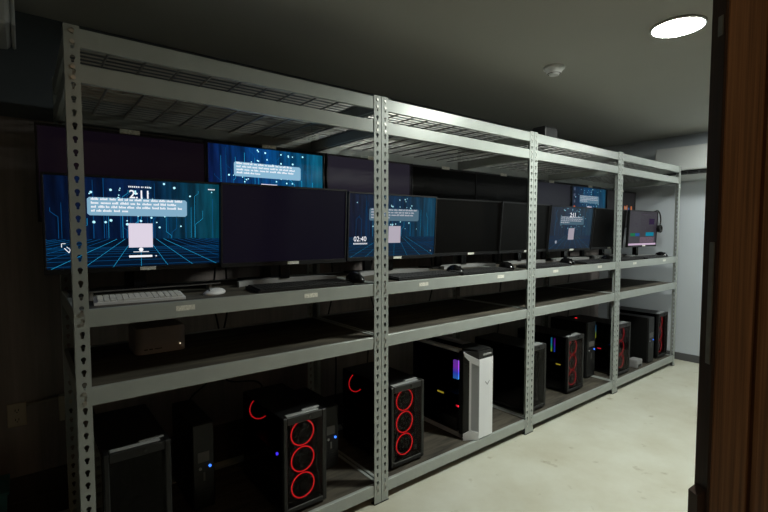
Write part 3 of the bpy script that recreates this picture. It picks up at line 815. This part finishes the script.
def slim_tower(label, x0, x1, y, h, led=True, d=.32):
    w = x1-x0; t = thing('slim_computer', label, 'computer', ((x0+x1)/2, y, ZE), 0, TG)
    a, b = -w/2, w/2
    bm = B(); box(bm, a, b, .012, d, .008, h, .003); obj('case', bm, M['blk_mesh'], t)
    bm = B(); box(bm, a, b, 0, .012, .008, h, .004)
    for k in range(6): box(bm, a+.012, b-.012, -.001, .001, .03+k*.012, .034+k*.012)
    obj('front_panel', bm, M['blk'], t)
    bm = B(); box(bm, a+.02, b-.022, -.0012, .0, h*.56, h*.56+.042); obj('badge', bm, M['badge'], t)
    bm = B(); cyl(bm, (b-.02, -.002, h*.5), .0055, .005, 'Y', 14); obj('power_light', bm, M['blue_led'], t)
    bm = B(); cyl(bm, (a+.028, -.002, h*.49), .006, .004, 'Y', 14); obj('audio_port', bm, M['silver'], t)
    bm = B(); box(bm, -.004, .004, -.0015, 0, h*.34, h*.44); obj('drive_slot', bm, M['badge'], t)
    for xx in (a+.012, b-.012):
        bm = B(); box(bm, xx-.008, xx+.008, .02, d-.02, 0, .008); obj('foot', bm, M['foot'], t)
    return t
slim_tower('slim black computer with a blue light, between the unlit tower and red ring tower', .428, .515, .30, .365)
slim_tower('slim black computer with a blue light, right of the bright red ring tower', 1.018, 1.105, .25, .31)
slim_tower('slim dark computer with a blue light, behind and right of the dim ring tower', 3.385, 3.51, .17, .44)
slim_tower('slim dark computer with pale strip, left of the last tower at far end', 4.205, 4.32, .045, .40)
t = thing('rear_fan', 'round fan with glowing red ring, behind the tower with dim red rings', 'fan', (3.56, .40, ZE))
bm = B(); box(bm, -.06, .06, -.012, .012, 0, .44, .002); obj('stand', bm, M['blk_inside'], t)
fan(t, (0, -.028, .38), 'Y', M['red_dim'], name='impeller', a0=-.5, a1=PI+.5)

# small grey box near the far slim computer
t = thing('small_grey_box', 'small grey plastic box on the bottom shelf by the far slim computer', 'box', (4.03, .07, ZE))
bm = B(); box(bm, -.055, .055, -.03, .05, 0, .07, .012, seg=2); obj('body', bm, mat('grey_plastic', (135, 135, 135), .4), t)
bm = B(); box(bm, -.03, .03, -.032, -.029, .012, .03); obj('slot', bm, M['dark_slot'], t)

# the white tower ------------------------------------------------------
w, h, d = .18, .522, .48; a, b = -w/2, w/2
t = thing('computer_tower', 'white fronted tower with angled sides and violet memory lights', 'computer', (1.899, .002, ZE-.018), 0, TG)
bm = B(); box(bm, a+.008, b, .09, d, .03, .045); box(bm, b-.004, b, .09, d, .045, h-.02); box(bm, a+.006, b, d-.004, d, .045, h-.02)
box(bm, b-.05, b-.045, .11, d-.02, .06, h-.03); box(bm, a+.01, b-.006, .12, d-.01, .045, .12); obj('case', bm, M['blk_mesh'], t)
def plan(x_in=0, yoff=0): return [(a, .062), (-.03, 0), (b-.006, 0), (b, .012), (b, .1), (a, .1)]
bm = B()
prism(bm, [(a, .066), (-.034, .003), (b-.006, .003), (b, .012), (b, .095), (a, .095)], .03, h-.01)
obj('front_core', bm, M['blk'], t)
bm = B()   # plain white front plate
prism(bm, [(-.032, 0), (b-.006, 0), (b, .01), (b, .03), (b-.004, .03), (b-.004, .006), (-.032, .006)], .03, h-.05); obj('front_plate', bm, M['pc_white'], t)
# chamfer frame in the plane from (a,.062) to (-.032,0)
p0, p1 = Vector((a-.001, .062, 0)), Vector((-.032, -.0005, 0)); L = (p1-p0).length; ux = (p1-p0).normalized(); un = Vector((ux.y, -ux.x, 0))
def cham(bm, poly, d0, d1):
    A = [bm.verts.new(p0+ux*s+Vector((0, 0, z))+un*d0) for s, z in poly]; Bv = [bm.verts.new(p0+ux*s+Vector((0, 0, z))+un*d1) for s, z in poly]
    bm.faces.new(A); bm.faces.new(Bv)
    for i in range(len(poly)): j = (i+1) % len(poly); bm.faces.new((A[i], A[j], Bv[j], Bv[i]))
bm = B(); zt, zb_ = h-.012, .022
cham(bm, [(0, zt), (L, zt-.04), (L, zt-.075), (L*.45, zt-.055), (.005, zt-.022)], 0, .006)
cham(bm, [(0, zb_-.006), (L, zb_+.006), (L, zb_+.045), (L*.45, zb_+.055), (0, zb_+.03)], 0, .006)
cham(bm, [(L*.37, zt-.05), (L*.5, zt-.057), (L*.5, zb_+.05), (L*.37, zb_+.05)], 0, .006)
obj('angled_frame', bm, M['pc_white'], t)
bm = B()
cham(bm, [(L*.5, zt-.057), (L, zt-.075), (L, zb_+.045), (L*.5, zb_+.05)], .0005, .002)
z = zb_+.055
while z < zt-.075: cham(bm, [(L*.54, z), (L*.96, z), (L*.96, z+.004), (L*.54, z+.004)], .002, .0035); z += .008
obj('side_vent', bm, M['pc_vent'], t)
bm = B(); cham(bm, [(.003, zt-.06), (L*.36, zt-.075), (L*.36, zb_+.06), (.003, zb_+.05)], .0005, .003); obj('side_inlay', bm, M['blk'], t)
bm = B()
prism(bm, [(a+.02, .06), (-.034, .004), (b-.004, .004), (b-.004, .14), (a+.02, .14)], h-.05, h-.012)
prism(bm, [(a+.03, .07), (-.03, .014), (b-.012, .014), (b-.012, .15), (a+.03, .15)], h-.012, h, 0)
obj('top_cap', bm, M['blk'], t)
bm = B(); box(bm, .0, b-.02, -.0005, .004, h-.034, h-.024, .001); obj('top_ports', bm, M['silver'], t)
bm = B(); box(bm, a, a+.03, .10, d, h-.022, h-.004, .002); box(bm, b-.03, b, .10, d, h-.022, h-.004, .002); box(bm, a+.03, b-.03, d-.03, d, h-.022, h-.004); obj('top_rail', bm, M['pc_rail'], t)
bm = B(); box(bm, a, a+.02, .07, d, .022, .048, .002); box(bm, b-.02, b, .07, d, .022, .048, .002); obj('bottom_rail', bm, M['pc_rail'], t)
bm = B(); box(bm, a+.001, a+.004, .105, d-.004, .05, h-.024); obj('side_glass', bm, M['tint'], t)
for yy in (.05, d-.06):
    for x in (a+.012, b-.05):
        bm = B(); box(bm, x, x+.04, yy, yy+.05, .018, .032, .003); obj('foot', bm, M['foot'], t)
bm = B()
for s in (1, -1):
    cx = .036
    bm.faces.new([bm.verts.new((cx+s*q, -.0008, z)) for q, z in ((0, .318), (.019, .338), (.017, .345), (.009, .336), (.0, .328))])
bmesh.ops.remove_doubles(bm, verts=bm.verts, dist=1e-6); obj('emblem', bm, M['emblem'], t)
for k in range(2):
    bm = B(); box(bm, a+.12, a+.15, .205+k*.022, .21+k*.022, .30, .41); o = obj('memory_stick', bm, M['gpu'], t)
    bm = B(); box(bm, a+.105, a+.12, .20+k*.022, .216+k*.022, .30, .41, .001); obj('light_bar', bm, M['stick_violet'], o)
bm = B(); box(bm, a+.04, b-.06, .15, d-.05, .2, .24, .003); g = obj('graphics_card', bm, M['gpu'], t)
bm = B(); box(bm, a+.037, a+.0398, .25, .30, .218, .226); obj('accent_light', bm, M['yellow_led'], g)
bm = B(); box(bm, a+.037, a+.0398, .13, .15, .172, .182); obj('status_light', bm, M['pink_led'], g)

# ------------------------------------------------------------------ left wall bits
t = thing('wall_outlet', 'ivory double power outlet on the dark wall at left', 'outlet', (-.15, YB-.006, .468))
bm = B(); box(bm, -.032, .032, -.006, 0, -.05, .05, .002); obj('cover_plate', bm, M['ivory'], t)
for z in (-.02, .02):
    bm = B(); cyl(bm, (0, -.0065, z), .0155, .003, 'Y', 20); s = obj('socket', bm, M['ivory'], t)
    bm = B(); box(bm, -.007, -.004, -.0085, -.0078, z-.003, z+.006); box(bm, .004, .007, -.0085, -.0078, z-.003, z+.006); cyl(bm, (0, -.0082, z-.008), .0025, .001, 'Y', 10); obj('socket_slots', bm, M['dark_slot'], s)
t = thing('junction_box', 'small grey wall box beside the left end post', 'junction box', (.028, YB-.006, .470))
bm = B(); box(bm, -.035, .035, -.04, 0, -.055, .055, .003); obj('box_body', bm, M['ivory'], t)
bm = B(); box(bm, -.012, .012, -.06, -.04, -.045, -.005, .003); obj('plug', bm, M['blk'], t)
bm = B(); tube(bm, bez([(-.117, YB-.018, .506), (-.07, YB-.02, .51), (-.03, YB-.018, .514), (-.004, YB-.02, .515)], 5), .007); tag(obj('conduit', bm, M['conduit']), 'thin grey conduit running from the ivory outlet to the wall box', 'conduit')
t = thing('plastic_bin', 'small teal plastic bin on the floor at the lower left edge', 'bin', (-.285, .70, 0))
bm = B(); prism(bm, [(-.08, -.08), (.1, -.08), (.1, .08), (-.08, .08)], 0, .235)
for v in bm.verts:
    if v.co.z < .1: v.co.x *= .85; v.co.y *= .85
obj('tub', bm, M['teal'], t)
bm = B(); box(bm, -.086, .106, -.086, .086, .235, .25, .004); obj('rim', bm, M['teal'], t)

# hanging cables behind the shelves
cab = [([(.10, .66, 1.1), (.09, .67, .95), (.11, .66, .8), (.10, .69, .6), (.14, .7, .45), (0.17, .73, .15), (0.24, .74, .006)], 'black cable hanging behind the left end of the nearest rack'),
       ([(.66, .66, 1.1), (.65, .67, .9), (.67, .66, .75), (.7, .68, .5), (.9, .7, .42), (0.93, .73, .15), (1.00, .74, .006)], 'black cable looping down behind the nearest rack beside the mini computer'),
       ([(.70, .64, 1.1), (.71, .65, .92), (.70, .66, .78), (.62, .67, .52), (.52, .66, .42), (0.55, .73, .15), (0.62, .74, .006)], 'black cable curving down toward the slim computer in the nearest rack'),
       ([(1.32, .66, 1.1), (1.33, .66, .9), (1.3, .67, .7), (1.36, .68, .5), (1.39, .73, .15), (1.46, .74, .006)], 'black cable hanging behind the red ring tower at the second post'),
       ([(1.62, .66, 1.1), (1.6, .67, .9), (1.64, .66, .7), (1.6, .68, .5), (1.63, .73, .15), (1.70, .74, .006)], 'black cable hanging behind the second rack left of the white tower'),
       ([(2.12, .66, 1.1), (2.14, .66, .88), (2.1, .67, .7), (2.06, .68, .5), (2.09, .73, .15), (2.16, .74, .006)], 'black cable hanging behind the second rack above the white tower'),
       ([(2.9, .66, 1.1), (2.92, .67, .9), (2.88, .66, .72), (2.9, .68, .5), (2.93, .73, .15), (3.00, .74, .006)], 'black cable hanging behind the middle of the third rack'),
       ([(3.9, .66, 1.1), (3.95, .67, .9), (3.9, .66, .74), (3.96, .68, .52), (3.99, .73, .15), (4.06, .74, .006)], 'black cable hanging behind the farthest rack')]
for pts, lab in cab:
    bm = B(); tube(bm, bez(pts, 8), .0045); tag(obj('power_cable', bm, M['cable']), lab, 'cable', 'cables hanging behind the racks')

# ------------------------------------------------------------------ survey correction of the first rough x positions on the shelves
for o in list(COL.objects):
    if o.parent is None and o.get('category') in ('monitor', 'keyboard', 'mouse', 'computer', 'riser', 'headset', 'fan', 'box', 'cable'):
        x, y, z = o.location
        if o.type == 'EMPTY': o.location.x = .9824*x-.0152*y-.0096
        else: o.location.x = -.03

# ------------------------------------------------------------------ world and view
wd = bpy.data.worlds.new('world'); scene.world = wd; wd.use_nodes = True
wd.node_tree.nodes['Background'].inputs[0].default_value = (.01, .01, .012, 1)
vs = scene.view_settings; vs.view_transform = 'Standard'; vs.look = 'None'; vs.gamma = 1; vs.exposure = 0; vs.use_curve_mapping = False
